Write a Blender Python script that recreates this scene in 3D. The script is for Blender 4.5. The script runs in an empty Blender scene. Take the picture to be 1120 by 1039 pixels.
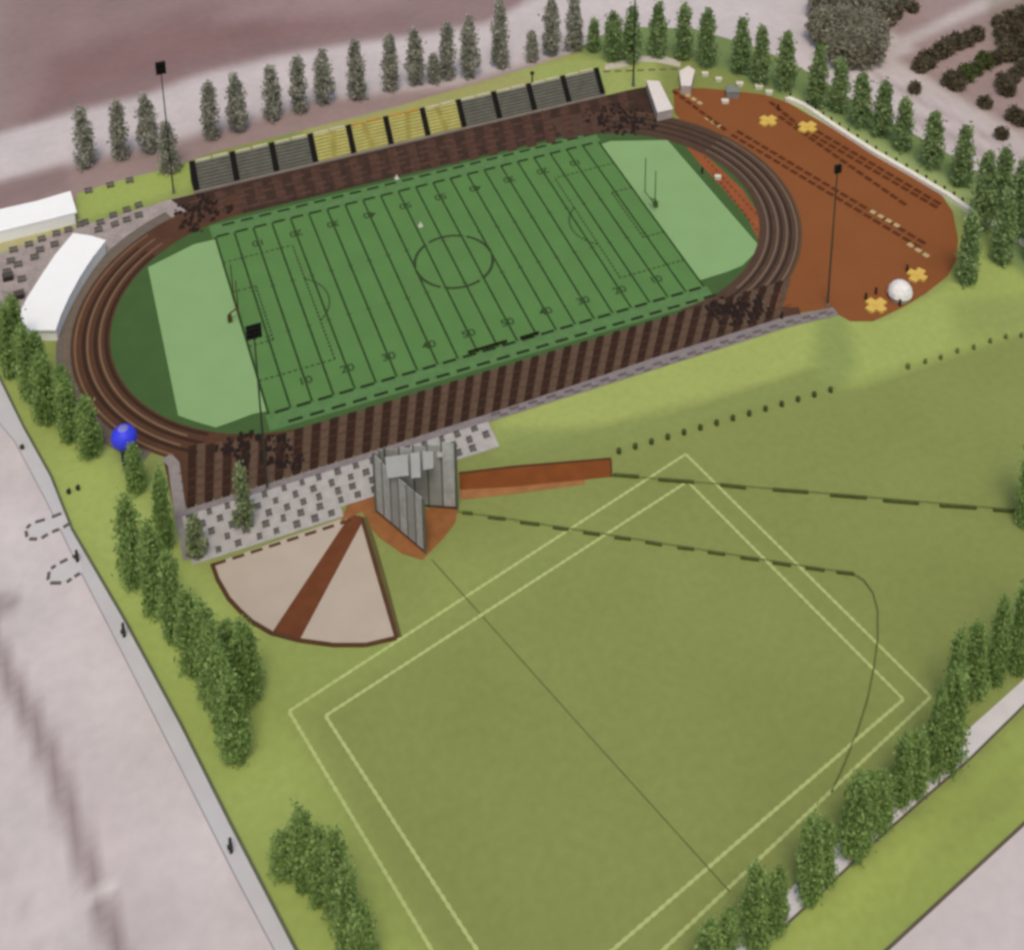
import bpy, bmesh, math, random
import numpy as np
from mathutils import Vector, Matrix
random.seed(7); rng = np.random.default_rng(7)
scene = bpy.context.scene
COL = scene.collection
# ------------------------------------------------------------------ camera
W0, H0 = 1120, 1039
RC = np.array([[0.9266950081005827, -0.3758052371349223, -0.00260493827675784],
               [-0.13090468939063102, -0.31628390923231886, -0.9395895119978006],
               [0.3522787593043375, 0.8710539090680252, -0.34229338766664696]])
CP = np.array([-88.18350644725464, -279.25806800340183, 240.4865153806189])
F, PX, PY = 1660.7768250795276, 601.6462687267983, -300.7783263038282
cam = bpy.data.cameras.new('camera'); co = bpy.data.objects.new('camera', cam); COL.objects.link(co)
m = Matrix((RC[0].tolist(), (-RC[1]).tolist(), (-RC[2]).tolist())).transposed().to_4x4()
m.translation = Vector(CP.tolist()); co.matrix_world = m
cam.sensor_fit = 'HORIZONTAL'; cam.sensor_width = 36; cam.lens = 36 * F / W0
cam.shift_x = (W0 / 2 - PX) / W0; cam.shift_y = (PY - H0 / 2) / W0
cam.clip_start = 1; cam.clip_end = 8000
scene.camera = co

def at(x, y, z=0.0):
    """ground point seen at pixel x, y of the photograph"""
    d = RC.T @ np.array([(x - PX) / F, (y - PY) / F, 1.0]); t = (z - CP[2]) / d[2]
    q = CP + t * d
    return (float(q[0]), float(q[1]))
def ats(pts, z=0.0): return [at(x, y, z) for x, y in pts]
def pxs(P):
    c = (P - CP) @ RC.T
    w = np.where(c[:, 2] > 5, c[:, 2], np.nan)
    return PX + F * c[:, 0] / w, PY + F * c[:, 1] / w

# ------------------------------------------------------------------ materials
KEY = 1.10
def lin(c):
    o = []
    for v in c:
        v = v / 255.0
        o.append((v / 12.92 if v < 0.04045 else ((v + 0.055) / 1.055) ** 2.4) / KEY)
    return (o[0], o[1], o[2], 1.0)
MATS = {}
def mat(name, rgb, rough=0.9, var=0.08, scale=0.35, vcol=False, metal=0.0, alpha=1.0, fine=0.0, fscale=6.0):
    if name in MATS: return MATS[name]
    M = bpy.data.materials.new(name); M.use_nodes = True; nt = M.node_tree; N = nt.nodes; L = nt.links
    b = N['Principled BSDF']; b.inputs['Roughness'].default_value = rough; b.inputs['Metallic'].default_value = metal
    b.inputs['Specular IOR Level'].default_value = 0.25
    b.inputs['Alpha'].default_value = alpha
    tc = N.new('ShaderNodeTexCoord')
    n1 = N.new('ShaderNodeTexNoise'); n1.inputs['Scale'].default_value = scale; n1.inputs['Detail'].default_value = 5
    L.new(tc.outputs['Object'], n1.inputs['Vector'])
    mr = N.new('ShaderNodeMapRange'); mr.inputs[1].default_value = 0.3; mr.inputs[2].default_value = 0.7
    mr.inputs[3].default_value = 1 - var; mr.inputs[4].default_value = 1 + var
    L.new(n1.outputs['Fac'], mr.inputs[0])
    fac = mr.outputs[0]
    if fine:
        n2 = N.new('ShaderNodeTexNoise'); n2.inputs['Scale'].default_value = fscale; n2.inputs['Detail'].default_value = 3
        L.new(tc.outputs['Object'], n2.inputs['Vector'])
        m2 = N.new('ShaderNodeMapRange'); m2.inputs[1].default_value = 0.3; m2.inputs[2].default_value = 0.7
        m2.inputs[3].default_value = 1 - fine; m2.inputs[4].default_value = 1 + fine
        L.new(n2.outputs['Fac'], m2.inputs[0])
        mm = N.new('ShaderNodeMath'); mm.operation = 'MULTIPLY'; L.new(fac, mm.inputs[0]); L.new(m2.outputs[0], mm.inputs[1])
        fac = mm.outputs[0]
    vm = N.new('ShaderNodeVectorMath'); vm.operation = 'SCALE'
    if vcol:
        a = N.new('ShaderNodeAttribute'); a.attribute_name = 'tint'; L.new(a.outputs['Color'], vm.inputs[0])
    else:
        vm.inputs[0].default_value = lin(rgb)[:3]
    L.new(fac, vm.inputs['Scale']); L.new(vm.outputs[0], b.inputs['Base Color'])
    MATS[name] = M
    return M

# ------------------------------------------------------------------ mesh collector
class MB:
    def __init__(s): s.v = []; s.f = []; s.c = []
    def face(s, pts):
        i = len(s.v); s.v += [tuple(p) for p in pts]; s.f.append(tuple(range(i, i + len(pts)))); return s
    def poly(s, pts, z):
        p = [(x, y, z) for x, y in pts]
        a = sum(p[i][0] * p[(i + 1) % len(p)][1] - p[(i + 1) % len(p)][0] * p[i][1] for i in range(len(p)))
        if a < 0: p.reverse()
        return s.face(p)
    def prism(s, pts, z0, z1, top=None):
        """closed solid over an outline; top = optional outline of the upper face"""
        top = top or pts
        n = len(pts)
        a = sum(pts[i][0] * pts[(i + 1) % n][1] - pts[(i + 1) % n][0] * pts[i][1] for i in range(n))
        if a < 0: pts = pts[::-1]; top = top[::-1]
        i = len(s.v); s.v += [(x, y, z0) for x, y in pts] + [(x, y, z1) for x, y in top]
        s.f.append(tuple(i + n - 1 - k for k in range(n))); s.f.append(tuple(i + n + k for k in range(n)))
        for k in range(n):
            q = (k + 1) % n; s.f.append((i + k, i + q, i + n + q, i + n + k))
        return s
    def box(s, x, y, z0, sx, sy, sz, rz=0.0):
        c, q = math.cos(rz), math.sin(rz)
        pts = [(x + c * a * sx / 2 - q * b * sy / 2, y + q * a * sx / 2 + c * b * sy / 2) for a, b in ((-1, -1), (1, -1), (1, 1), (-1, 1))]
        return s.prism(pts, z0, z0 + sz)
    def tube(s, p, q, r0, r1=None, n=8):
        r1 = r0 if r1 is None else r1
        p, q = Vector(p), Vector(q); d = (q - p).normalized()
        u = d.cross(Vector((0, 0, 1)) if abs(d.z) < .9 else Vector((1, 0, 0))).normalized(); w = d.cross(u)
        i = len(s.v)
        for P, r in ((p, r0), (q, r1)):
            for k in range(n):
                a = 2 * math.pi * k / n; s.v.append(tuple(P + u * r * math.cos(a) + w * r * math.sin(a)))
        for k in range(n):
            j = (k + 1) % n; s.f.append((i + k, i + j, i + n + j, i + n + k))
        s.f.append(tuple(i + n - 1 - k for k in range(n))); s.f.append(tuple(i + n + k for k in range(n)))
        return s
    def strip(s, a, b, w, z):
        """flat band of width w between two ground points"""
        a, b = Vector(a[:2]), Vector(b[:2]); d = (b - a).normalized(); n = Vector((-d.y, d.x)) * w / 2
        return s.poly([tuple(a - n), tuple(b - n), tuple(b + n), tuple(a + n)], z)
    def path(s, pts, w, z):
        """mitred flat band along a polyline"""
        P = [Vector(p[:2]) for p in pts]; L_ = []; R_ = []
        for i, p in enumerate(P):
            d = (P[min(i + 1, len(P) - 1)] - P[max(i - 1, 0)]).normalized(); n = Vector((-d.y, d.x)) * w / 2
            L_.append(p + n); R_.append(p - n)
        for i in range(len(P) - 1):
            s.face([(R_[i].x, R_[i].y, z), (R_[i + 1].x, R_[i + 1].y, z), (L_[i + 1].x, L_[i + 1].y, z), (L_[i].x, L_[i].y, z)])
        return s
    def kerb(s, pts, w, z0, z1):
        for k, (a, b) in enumerate(zip(pts[:-1], pts[1:])):
            A, B = Vector(a[:2]), Vector(b[:2]); d = (B - A).normalized(); n = Vector((-d.y, d.x)) * w / 2
            s.prism([tuple(A - n), tuple(B - n), tuple(B + n), tuple(A + n)], z0, z1 + .003 * (k % 2))
        return s
    def dome(s, c, r, rz, n=12, m_=5, full=False):
        i0 = len(s.v); lo = -m_ if full else 0
        rows = list(range(lo, m_))
        for k in rows:
            t = math.pi / 2 * k / m_
            rr = r * math.cos(t) if not (full and k == lo) else 0.02
            for j in range(n):
                a = 2 * math.pi * (j + .5 * (k % 2)) / n
                s.v.append((c[0] + rr * math.cos(a), c[1] + rr * math.sin(a), c[2] + rz * math.sin(t)))
        s.v.append((c[0], c[1], c[2] + rz)); top = len(s.v) - 1
        for q in range(len(rows) - 1):
            for j in range(n):
                a, b = i0 + q * n + j, i0 + q * n + (j + 1) % n; cc, dd = a + n, b + n
                if (rows[q] % 2) == 0: s.f += [(a, b, cc), (b, dd, cc)]
                else: s.f += [(a, b, dd), (a, dd, cc)]
        q = i0 + (len(rows) - 1) * n
        for j in range(n): s.f.append((q + j, q + (j + 1) % n, top))
        return s
    def build(s, name, M, parent=None):
        me = bpy.data.meshes.new(name); me.from_pydata(s.v, [], s.f); me.materials.append(M)
        if s.c:
            at_ = me.color_attributes.new('tint', 'FLOAT_COLOR', 'POINT'); at_.data.foreach_set('color', np.array(s.c, 'f').ravel())
        me.update()
        o = bpy.data.objects.new(name, me); COL.objects.link(o)
        if parent is not None: o.parent = parent
        return o
def local(o_parent, mb):
    """shift a collected mesh into its parent's local space"""
    inv = o_parent.matrix_world.inverted() if False else None
    l = o_parent.location; r = -o_parent.rotation_euler.z; c, q = math.cos(r), math.sin(r)
    mb.v = [((x - l.x) * c - (y - l.y) * q, (x - l.x) * q + (y - l.y) * c, z - l.z) for x, y, z in mb.v]
    return mb
def tag(o, label, cat, group=None, kind=None):
    o['label'] = label; o['category'] = cat
    if group: o['group'] = group
    if kind: o['kind'] = kind
    return o
def empty(name, loc, label, cat, group=None, rz=0.0):
    o = bpy.data.objects.new(name, None); COL.objects.link(o); o.location = loc; o.rotation_euler = (0, 0, rz)
    o.empty_display_size = 0.5
    return tag(o, label, cat, group)
def struct(o): o['kind'] = 'structure'; return o
def copy_tree(o, loc, rz, s, label):
    c = o.copy(); COL.objects.link(c); c.location = loc; c.rotation_euler = (0, 0, rz); c.scale = s; c['label'] = label
    for ch in list(o.children):
        d = ch.copy(); COL.objects.link(d); d.parent = c
    return c
ORD = ['first', 'second', 'third', 'fourth', 'fifth', 'sixth', 'seventh', 'eighth', 'ninth', 'tenth', 'eleventh', 'twelfth', 'thirteenth',
       'fourteenth', 'fifteenth', 'sixteenth', 'seventeenth', 'eighteenth', 'nineteenth', 'twentieth', 'twenty-first', 'twenty-second', 'twenty-third', 'twenty-fourth', 'twenty-fifth']

# ------------------------------------------------------------------ tinted ground grids
def sdist(X, Y, pts):
    """signed distance in photo pixels to an outline, positive inside"""
    inside = np.zeros(X.shape, bool); dm = np.full(X.shape, 1e9)
    n = len(pts)
    for i in range(n):
        x0, y0 = pts[i]; x1, y1 = pts[(i + 1) % n]
        dx, dy = x1 - x0, y1 - y0
        t = np.clip(((X - x0) * dx + (Y - y0) * dy) / (dx * dx + dy * dy + 1e-9), 0, 1)
        dm = np.minimum(dm, np.hypot(X - x0 - t * dx, Y - y0 - t * dy))
        cr = ((y0 > Y) != (y1 > Y)) & (X < (x1 - x0) * (Y - y0) / (y1 - y0 + 1e-12) + x0)
        inside ^= cr
    return np.where(inside, dm, -dm)
def tints(P, base, zones):
    X, Y = pxs(P); bad = ~np.isfinite(X) | (X < -600) | (X > 1800) | (Y < -500) | (Y > 1700)
    X = np.where(bad, -5000, X); Y = np.where(bad, -5000, Y)
    col = np.tile(np.array(lin(base)[:3]), (len(P), 1))
    for pts, rgb, soft, amt in zones:
        w = np.clip(sdist(X, Y, pts) / soft * .5 + .5, 0, 1); w = w * w * (3 - 2 * w) * amt
        col = col * (1 - w[:, None]) + np.array(lin(rgb)[:3]) * w[:, None]
    return np.c_[col, np.ones(len(P))]
def band(pts, w):
    """outline of a band of pixel width w round a polyline"""
    P = [Vector(p) for p in pts]; A = []; B = []
    for i, p in enumerate(P):
        d = (P[min(i + 1, len(P) - 1)] - P[max(i - 1, 0)]).normalized(); n = Vector((-d.y, d.x)) * w / 2
        A.append(tuple(p + n)); B.append(tuple(p - n))
    return A + B[::-1]

OUT_BASE = (199, 189, 187)
MAUVE = (143, 120, 117)
zones_out = [
    (band([(-10, 560), (30, 610), (80, 700), (150, 830)], 60), (205, 196, 194), 50, .6),
    (band([(60, 790), (100, 860), (180, 1039)], 70), (191, 178, 177), 50, .6),
    ([(-900, 380), (0, 146), (82, 122), (160, 104), (214, 82), (303, 61), (385, 48), (450, 40), (531, 26), (574, 4), (700, -60), (700, -600), (-900, -600)], MAUVE, 7, 1),
    ([(-300, 0), (0, -20), (0, 120), (-300, 300)], (152, 142, 138), 30, .6),
    ([(60, 60), (200, 20), (420, 0), (430, 20), (300, 55), (150, 95), (40, 125)], (130, 102, 99), 22, .8),
    ([(240, 20), (330, -20), (520, -30), (400, 20)], (158, 134, 132), 14, .7),
    (band([(20, 135), (120, 95), (250, 60), (330, 45)], 6), (128, 108, 106), 8, .7),
    ([(-400, 300), (-60, 215), (60, 183), (200, 152), (350, 110), (500, 92), (620, 58), (620, 80), (190, 215), (0, 240), (-400, 340)], (151, 130, 125), 8, 1),
    ([(-300, 235), (0, 200), (70, 182), (75, 205), (0, 228), (-300, 300)], (135, 114, 111), 8, .8),
    ([(574, 4), (640, -12), (720, -10), (900, 0), (960, 90), (1119, 210), (1300, 330), (1300, 150), (960, 70), (930, -60), (700, -80)], (194, 182, 179), 8, 1),
    ([(938, -40), (1300, -200), (1400, 300), (1119, 150), (1060, 120), (1000, 88), (962, 70), (1000, 55), (960, 25)], (156, 135, 130), 7, 1),
    ([(940, 60), (1010, 30), (1090, -10), (1119, -20), (1119, -5), (1060, 20), (1000, 48), (975, 62), (1119, 148), (1300, 260), (1300, 275), (1119, 163)], (188, 176, 170), 5, 1),
    ([(990, 118), (1119, 185), (1119, 196), (985, 128)], (150, 136, 130), 5, .6),
    (band([(955, 82), (1010, 112), (1060, 140), (1119, 172)], 5), (158, 143, 138), 5, .8),
    ([(1030, 85), (1119, 40), (1119, 60), (1045, 95)], (126, 112, 96), 6, .6),
    ([(1080, -10), (1119, -20), (1130, 90), (1085, 60)], (128, 118, 100), 6, .5),
    (band([(-40, 640), (0, 722), (30, 778), (58, 836), (82, 905), (100, 960), (118, 1010), (140, 1070)], 24), (151, 136, 135), 9, 1),
    (band([(82, 994), (124, 970)], 9), (212, 204, 199), 5, 1),
    ([(-60, 645), (20, 650), (22, 664), (0, 675), (-60, 675)], (160, 148, 147), 8, 1),
    (band([(0, 930), (30, 1000), (55, 1045)], 5), (180, 168, 168), 5, .6),
]
def spaced(lo, hi, step, far):
    a = list(np.arange(lo, hi + .01, step)); f_ = [60, 200, 600, 1500, far]
    return np.array([lo - q for q in f_[::-1]] + a + [hi + q for q in f_])
gx = spaced(-190, 300, 2.0, 3500); gy = spaced(-230, 330, 2.0, 3500)
GX, GY = np.meshgrid(gx, gy); P = np.c_[GX.ravel(), GY.ravel(), np.zeros(GX.size)]
mb = MB(); mb.v = P.tolist(); nx, ny = len(gx), len(gy)
mb.f = [(j * nx + i, j * nx + i + 1, (j + 1) * nx + i + 1, (j + 1) * nx + i) for j in range(ny - 1) for i in range(nx - 1)]
mb.c = tints(P, OUT_BASE, zones_out).tolist()
struct(mb.build('ground', mat('dry_ground', (0, 0, 0), var=.07, scale=.06, vcol=True, fine=.045, fscale=.4)))

# grass site
site_px = [(-20, 262), (0, 256), (80, 236), (84, 212), (130, 198), (190, 183), (230, 168), (430, 118), (520, 92), (580, 74), (622, 60), (655, 40), (700, 30), (760, 32),
           (820, 50), (860, 66), (900, 88), (930, 108), (960, 126), (1005, 150), (1050, 176), (1119, 226), (1190, 275), (1400, 420), (1400, 660), (1119, 902), (970, 1039),
           (800, 1195), (410, 1195), (325, 1039), (253, 900), (200, 794), (137, 677), (80, 579), (57, 521), (27, 467), (0, 412), (-40, 330)]
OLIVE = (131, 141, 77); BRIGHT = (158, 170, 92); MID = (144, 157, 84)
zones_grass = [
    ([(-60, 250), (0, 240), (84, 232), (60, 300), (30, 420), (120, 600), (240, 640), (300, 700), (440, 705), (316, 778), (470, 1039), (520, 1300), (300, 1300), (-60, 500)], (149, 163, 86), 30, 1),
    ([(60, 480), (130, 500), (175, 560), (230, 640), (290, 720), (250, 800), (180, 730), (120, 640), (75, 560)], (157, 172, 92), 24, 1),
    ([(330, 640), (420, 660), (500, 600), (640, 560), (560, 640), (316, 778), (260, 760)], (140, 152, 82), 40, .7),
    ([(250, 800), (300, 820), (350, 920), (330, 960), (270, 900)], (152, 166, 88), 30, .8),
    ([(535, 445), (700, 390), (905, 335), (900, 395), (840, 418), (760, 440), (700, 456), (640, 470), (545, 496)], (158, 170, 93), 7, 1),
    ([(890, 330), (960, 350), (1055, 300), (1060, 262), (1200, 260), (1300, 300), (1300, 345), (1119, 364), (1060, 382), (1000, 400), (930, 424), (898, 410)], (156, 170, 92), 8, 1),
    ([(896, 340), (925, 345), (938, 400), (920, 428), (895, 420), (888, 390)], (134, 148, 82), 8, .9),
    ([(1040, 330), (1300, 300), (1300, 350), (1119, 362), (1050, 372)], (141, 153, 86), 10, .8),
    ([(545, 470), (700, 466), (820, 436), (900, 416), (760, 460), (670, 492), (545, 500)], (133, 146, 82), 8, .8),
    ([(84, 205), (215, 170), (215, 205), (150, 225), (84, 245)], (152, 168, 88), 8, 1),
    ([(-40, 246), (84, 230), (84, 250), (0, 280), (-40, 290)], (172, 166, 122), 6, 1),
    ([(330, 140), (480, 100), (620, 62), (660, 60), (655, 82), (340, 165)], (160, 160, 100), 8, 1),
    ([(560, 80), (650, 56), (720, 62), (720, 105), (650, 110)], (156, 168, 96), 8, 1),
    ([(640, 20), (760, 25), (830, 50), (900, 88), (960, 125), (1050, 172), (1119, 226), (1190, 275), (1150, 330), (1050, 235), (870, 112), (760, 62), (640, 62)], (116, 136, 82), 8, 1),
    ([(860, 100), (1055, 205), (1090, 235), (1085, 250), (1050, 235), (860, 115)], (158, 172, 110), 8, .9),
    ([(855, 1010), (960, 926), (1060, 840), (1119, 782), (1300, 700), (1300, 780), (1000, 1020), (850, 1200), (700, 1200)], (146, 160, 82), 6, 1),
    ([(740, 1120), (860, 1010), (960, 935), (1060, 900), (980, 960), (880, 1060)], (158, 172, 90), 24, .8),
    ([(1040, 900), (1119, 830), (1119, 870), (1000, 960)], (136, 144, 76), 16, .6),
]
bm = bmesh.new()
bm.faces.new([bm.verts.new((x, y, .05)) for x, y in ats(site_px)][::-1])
xs = [v.co.x for v in bm.verts]; ys = [v.co.y for v in bm.verts]
for axis, lo, hi in ((0, min(xs), max(xs)), (1, min(ys), max(ys))):
    for t in np.arange(lo + 2.2, hi, 2.2):
        n_ = [0, 0, 0]; n_[axis] = 1; c_ = [0, 0, 0]; c_[axis] = t
        bmesh.ops.bisect_plane(bm, geom=bm.verts[:] + bm.edges[:] + bm.faces[:], plane_co=c_, plane_no=n_)
bmesh.ops.recalc_face_normals(bm, faces=bm.faces)
me = bpy.data.meshes.new('grass_lawn'); bm.to_mesh(me); bm.free()
if me.polygons[0].normal.z < 0: me.flip_normals()
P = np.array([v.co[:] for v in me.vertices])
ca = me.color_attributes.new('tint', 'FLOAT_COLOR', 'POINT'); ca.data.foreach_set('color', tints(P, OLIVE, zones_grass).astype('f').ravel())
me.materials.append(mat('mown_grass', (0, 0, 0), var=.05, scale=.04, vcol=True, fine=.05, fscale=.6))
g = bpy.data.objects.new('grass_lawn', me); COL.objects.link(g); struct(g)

# roads, pavements, kerbs
paving = mat('pale_paving', (190, 187, 187), var=.04, scale=.2)
o = MB().poly(ats([(-10, 452), (16, 483), (50, 547), (92, 633), (125, 697), (190, 825), (253, 950), (300, 1039), (380, 1195), (408, 1195), (323, 1039), (251, 900), (198, 794), (135, 677), (78, 579), (55, 521), (25, 467), (-2, 412), (-42, 330), (-60, 340)]), .03).build('pavement', paving); struct(o)
o = MB().kerb(ats([(-42, 330), (-1, 412), (26, 467), (56, 521), (79, 579), (136, 677), (199, 794), (252, 900), (324, 1039), (408, 1195)]), .45, 0, .32).build('kerb', mat('kerb_dark', (92, 98, 74))); struct(o)
o = MB().path(ats([(-10, 452), (16, 483), (50, 547), (92, 633), (125, 697), (190, 825), (253, 950), (300, 1039), (380, 1195)]), .22, .045).build('pavement_edge_line', mat('edge_grey', (150, 146, 148))); struct(o)
path_px = [(1400, 500), (1119, 744), (1052, 804), (1000, 848), (945, 897), (890, 947), (835, 1000), (780, 1055), (640, 1195), (672, 1195), (800, 1066), (855, 1016), (905, 970), (960, 918), (1010, 874), (1060, 831), (1119, 773), (1400, 530)]
o = MB().poly(ats(path_px), .08).build('footpath', mat('footpath_concrete', (205, 199, 197), var=.05, scale=.4)); struct(o)
o = MB().kerb(ats([(672, 1195), (800, 1066), (855, 1016), (905, 970), (960, 918), (1010, 874), (1060, 831), (1119, 773), (1400, 530)]), .3, 0, .24).build('footpath_kerb', mat('kerb_brown', (95, 88, 72))); struct(o)
o = MB().kerb(ats([(800, 1195), (970, 1039), (1119, 902), (1400, 660)]), .4, 0, .28).build('road_kerb', mat('kerb_brown', (0, 0, 0))); struct(o)
# grey paving west of the stand
grey_pave_px = [(-40, 345), (-40, 288), (0, 278), (40, 264), (85, 248), (130, 236), (185, 219), (205, 214), (216, 216), (206, 236), (172, 256), (140, 274), (100, 300), (66, 340), (60, 358), (30, 352), (10, 345)]
pav2 = mat('grey_brown_paving', (160, 148, 142), var=.14, scale=.3, fine=.1, fscale=1.2)
o = MB().poly(ats(grey_pave_px), .08).build('paved_yard', pav2); struct(o)

# ------------------------------------------------------------------ track and field
S = 42.2
def ring(R, n=36, S=S):
    pts = []
    for k in range(n + 1):
        a = -math.pi / 2 + math.pi * k / n; pts.append((S + R * math.cos(a), R * math.sin(a)))
    for k in range(n + 1):
        a = math.pi / 2 + math.pi * k / n; pts.append((-S + R * math.cos(a), R * math.sin(a)))
    return pts
def annulus(mb, R0, R1, z, n=36):
    A, B = ring(R0, n), ring(R1, n); m_ = len(A)
    for i in range(m_):
        j = (i + 1) % m_; mb.face([(*A[i], z), (*B[i], z), (*B[j], z), (*A[j], z)])
    return mb
def arc(R0, R1, a0, a1, cx, z, mb, n=40):
    for k in range(n):
        a, b = [math.radians(a0 + (a1 - a0) * q / n) for q in (k, k + 1)]
        mb.face([(cx + R0 * math.cos(a), R0 * math.sin(a), z), (cx + R1 * math.cos(a), R1 * math.sin(a), z), (cx + R1 * math.cos(b), R1 * math.sin(b), z), (cx + R0 * math.cos(b), R0 * math.sin(b), z)])
    return mb
infield = mat('infield_turf', (66, 94, 48), var=.06, scale=.2)
o = MB().poly(ring(36.2), .09).build('infield', infield); struct(o)
# olive edge strips beside the playing field
o = MB(); o.poly([(-51, 29.9), (51, 29.9), (51, 34.6), (-51, 34.6)], .105); o.poly([(-51, -34.4), (51, -34.4), (51, -29.9), (-51, -29.9)], .105)
struct(o.build('touchline_turf', mat('touchline_turf', (88, 125, 72), var=.1, scale=.5)))
turf = mat('field_turf', (88, 127, 68), var=.05, scale=.12)
o = MB().poly([(-50.3, -29.85), (50.3, -29.85), (50.3, 29.85), (-50.3, 29.85)], .12).build('playing_field', turf); struct(o)
light = mat('end_zone_turf', (133, 167, 110), var=.03, scale=.15)
o = MB()
o.poly(ats([(237, 262), (212, 268), (190, 279), (162, 293), (195, 455), (215, 462), (236, 468), (256, 461), (277, 453), (294, 450)]), .124)
o.poly(ats([(656, 159), (668, 155), (730, 154), (829, 268), (827, 276), (812, 291), (795, 298), (766, 307)]), .124)
struct(o.build('end_zone', light))
orange = mat('rust_surface', (146, 82, 46), var=.08, scale=.15)
o = MB(); o.poly(ats([(748, 158), (762, 163), (785, 182), (812, 208), (830, 235), (838, 256), (838, 274), (832, 268), (818, 240), (790, 206), (764, 178)]), .11)
struct(o.build('high_jump_area', orange))
# track surface
brown = mat('track_brown', (84, 56, 38), var=.12, scale=.25, fine=.06, fscale=1.5)
Z = .14
def sector(R0, R1, a0, a1, cx, n=40): return arc(R0, R1, a0, a1, cx, Z, MB(), n)
mbk = arc(36.0, 44.4, 90, 270, -S, Z, MB()); 
mbk.poly([(-72.2, -46.9), (66, -46.9), (67, -44.0), (62, -42), (S, -36.0), (-S, -36.0), (-58, -37), (-72.2, -34.2)], Z - .012)
struct(mbk.build('running_track', brown))
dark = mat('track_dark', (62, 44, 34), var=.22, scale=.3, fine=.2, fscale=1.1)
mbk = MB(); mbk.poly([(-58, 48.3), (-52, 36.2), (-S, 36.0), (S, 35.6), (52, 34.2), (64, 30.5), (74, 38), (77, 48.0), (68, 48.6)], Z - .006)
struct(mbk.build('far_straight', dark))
grey_track = mat('track_grey_brown', (80, 60, 46), var=.12, scale=.4)
struct(arc(34.4, 44.2, -90, 90, S, Z, MB()).build('track_bend', grey_track))
apron = mat('apron_grey', (108, 99, 88), var=.1, scale=.5)
struct(arc(44.4, 47.4, 112, 224, -S, Z, MB()).build('track_apron', apron))
mbk = MB().poly([(-72.2, -49.03), (-9, -49.03), (-9, -49.0), (62, -48.6), (74, -49.6), (74, -47.0), (62, -45.5), (30, -45.7), (0, -46.8), (-30, -47.3), (-72.2, -47.4)], .175)
struct(mbk.build('straight_pavement', mat('pavement_grey_mauve', (132, 122, 120), var=.14, scale=.9)))
mbk = MB(); xx = -8
while xx < 72:
    y_ = -47.0 if xx < 45 else -46.7 - (xx - 62) * .06 * (xx > 62)
    mbk.strip((xx, y_ - .5), (xx + 2.1, y_ - .5), .75, .19); mbk.strip((xx + 1.6, y_ - 1.3), (xx + 3.4, y_ - 1.3), .5, .19); xx += 4.1
struct(mbk.build('pavement_joints', mat('joint_mauve', (98, 90, 86))))
# lane lines on the bends
mbk = MB()
for R in (38.0, 40.6, 43.2): arc(R, R + .42, 122, 230, -S, Z + .02, mbk)
arc(45.3, 45.6, 130, 222, -S, Z + .02, mbk)
struct(mbk.build('lane_lines', mat('lane_tan', (124, 98, 74))))
mbk = MB()
for R in (38.7, 41.2, 36.4): arc(R, R + .85, 128, 236, -S, Z + .015, mbk)
struct(mbk.build('lane_bands', mat('lane_dark', (56, 36, 22))))
mbk = MB()
for R in (36.2, 38.6, 40.8, 43.2): arc(R, R + .38, -66, 26, S, Z + .02, mbk)
struct(mbk.build('bend_lane_lines', mat('lane_grey', (120, 102, 84))))
mbk = MB()
for R in (37.0, 39.4, 41.6): arc(R, R + .6, -80, 70, S, Z + .015, mbk)
struct(mbk.build('bend_lane_bands', mat('lane_soot', (50, 38, 30))))
mbk = arc(44.2, 44.7, -80, 70, S, Z + .02, MB())
struct(mbk.build('track_rim', mat('rim_brown', (98, 72, 48))))
# bands across the home straight, rust and dark
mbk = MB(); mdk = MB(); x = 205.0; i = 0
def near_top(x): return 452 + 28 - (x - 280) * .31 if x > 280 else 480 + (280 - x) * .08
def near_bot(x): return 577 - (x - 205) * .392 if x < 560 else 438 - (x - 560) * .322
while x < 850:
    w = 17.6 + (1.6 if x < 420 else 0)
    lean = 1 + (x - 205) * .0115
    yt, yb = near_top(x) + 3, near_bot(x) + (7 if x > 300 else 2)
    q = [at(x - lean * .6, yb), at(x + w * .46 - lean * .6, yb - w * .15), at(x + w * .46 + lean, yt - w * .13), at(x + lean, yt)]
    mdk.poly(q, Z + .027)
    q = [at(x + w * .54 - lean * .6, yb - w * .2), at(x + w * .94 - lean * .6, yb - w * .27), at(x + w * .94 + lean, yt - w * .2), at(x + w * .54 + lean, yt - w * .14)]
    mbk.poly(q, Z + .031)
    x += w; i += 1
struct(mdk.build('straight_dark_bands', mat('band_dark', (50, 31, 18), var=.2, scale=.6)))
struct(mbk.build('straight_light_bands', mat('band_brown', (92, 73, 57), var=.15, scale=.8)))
# lane lines running along the home straight
mbk = MB()
for yy in (-38.3, -40.5, -42.7, -44.9): mbk.strip((-70, yy), (66, yy), .22, Z + .035)
struct(mbk.build('straight_lane_lines', mat('lane_faint', (76, 52, 38))))
mbk = MB()
for yy in (38.2, 40.6, 43, 45.4):
    xx = -54
    while xx < 64:
        mbk.strip((xx, yy), (xx + 2.6, yy), .5, Z + .02); xx += 4.4 + .3 * (yy - 38)
struct(mbk.build('far_straight_lines', mat('lane_dim', (92, 66, 54))))
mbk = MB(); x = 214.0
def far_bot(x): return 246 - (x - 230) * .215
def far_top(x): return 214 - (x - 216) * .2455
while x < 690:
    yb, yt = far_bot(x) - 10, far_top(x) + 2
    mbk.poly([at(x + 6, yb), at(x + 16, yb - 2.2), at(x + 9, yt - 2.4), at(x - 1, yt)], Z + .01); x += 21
struct(mbk.build('far_straight_bands', mat('band_far', (78, 54, 42), var=.25, scale=.7)))
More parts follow.
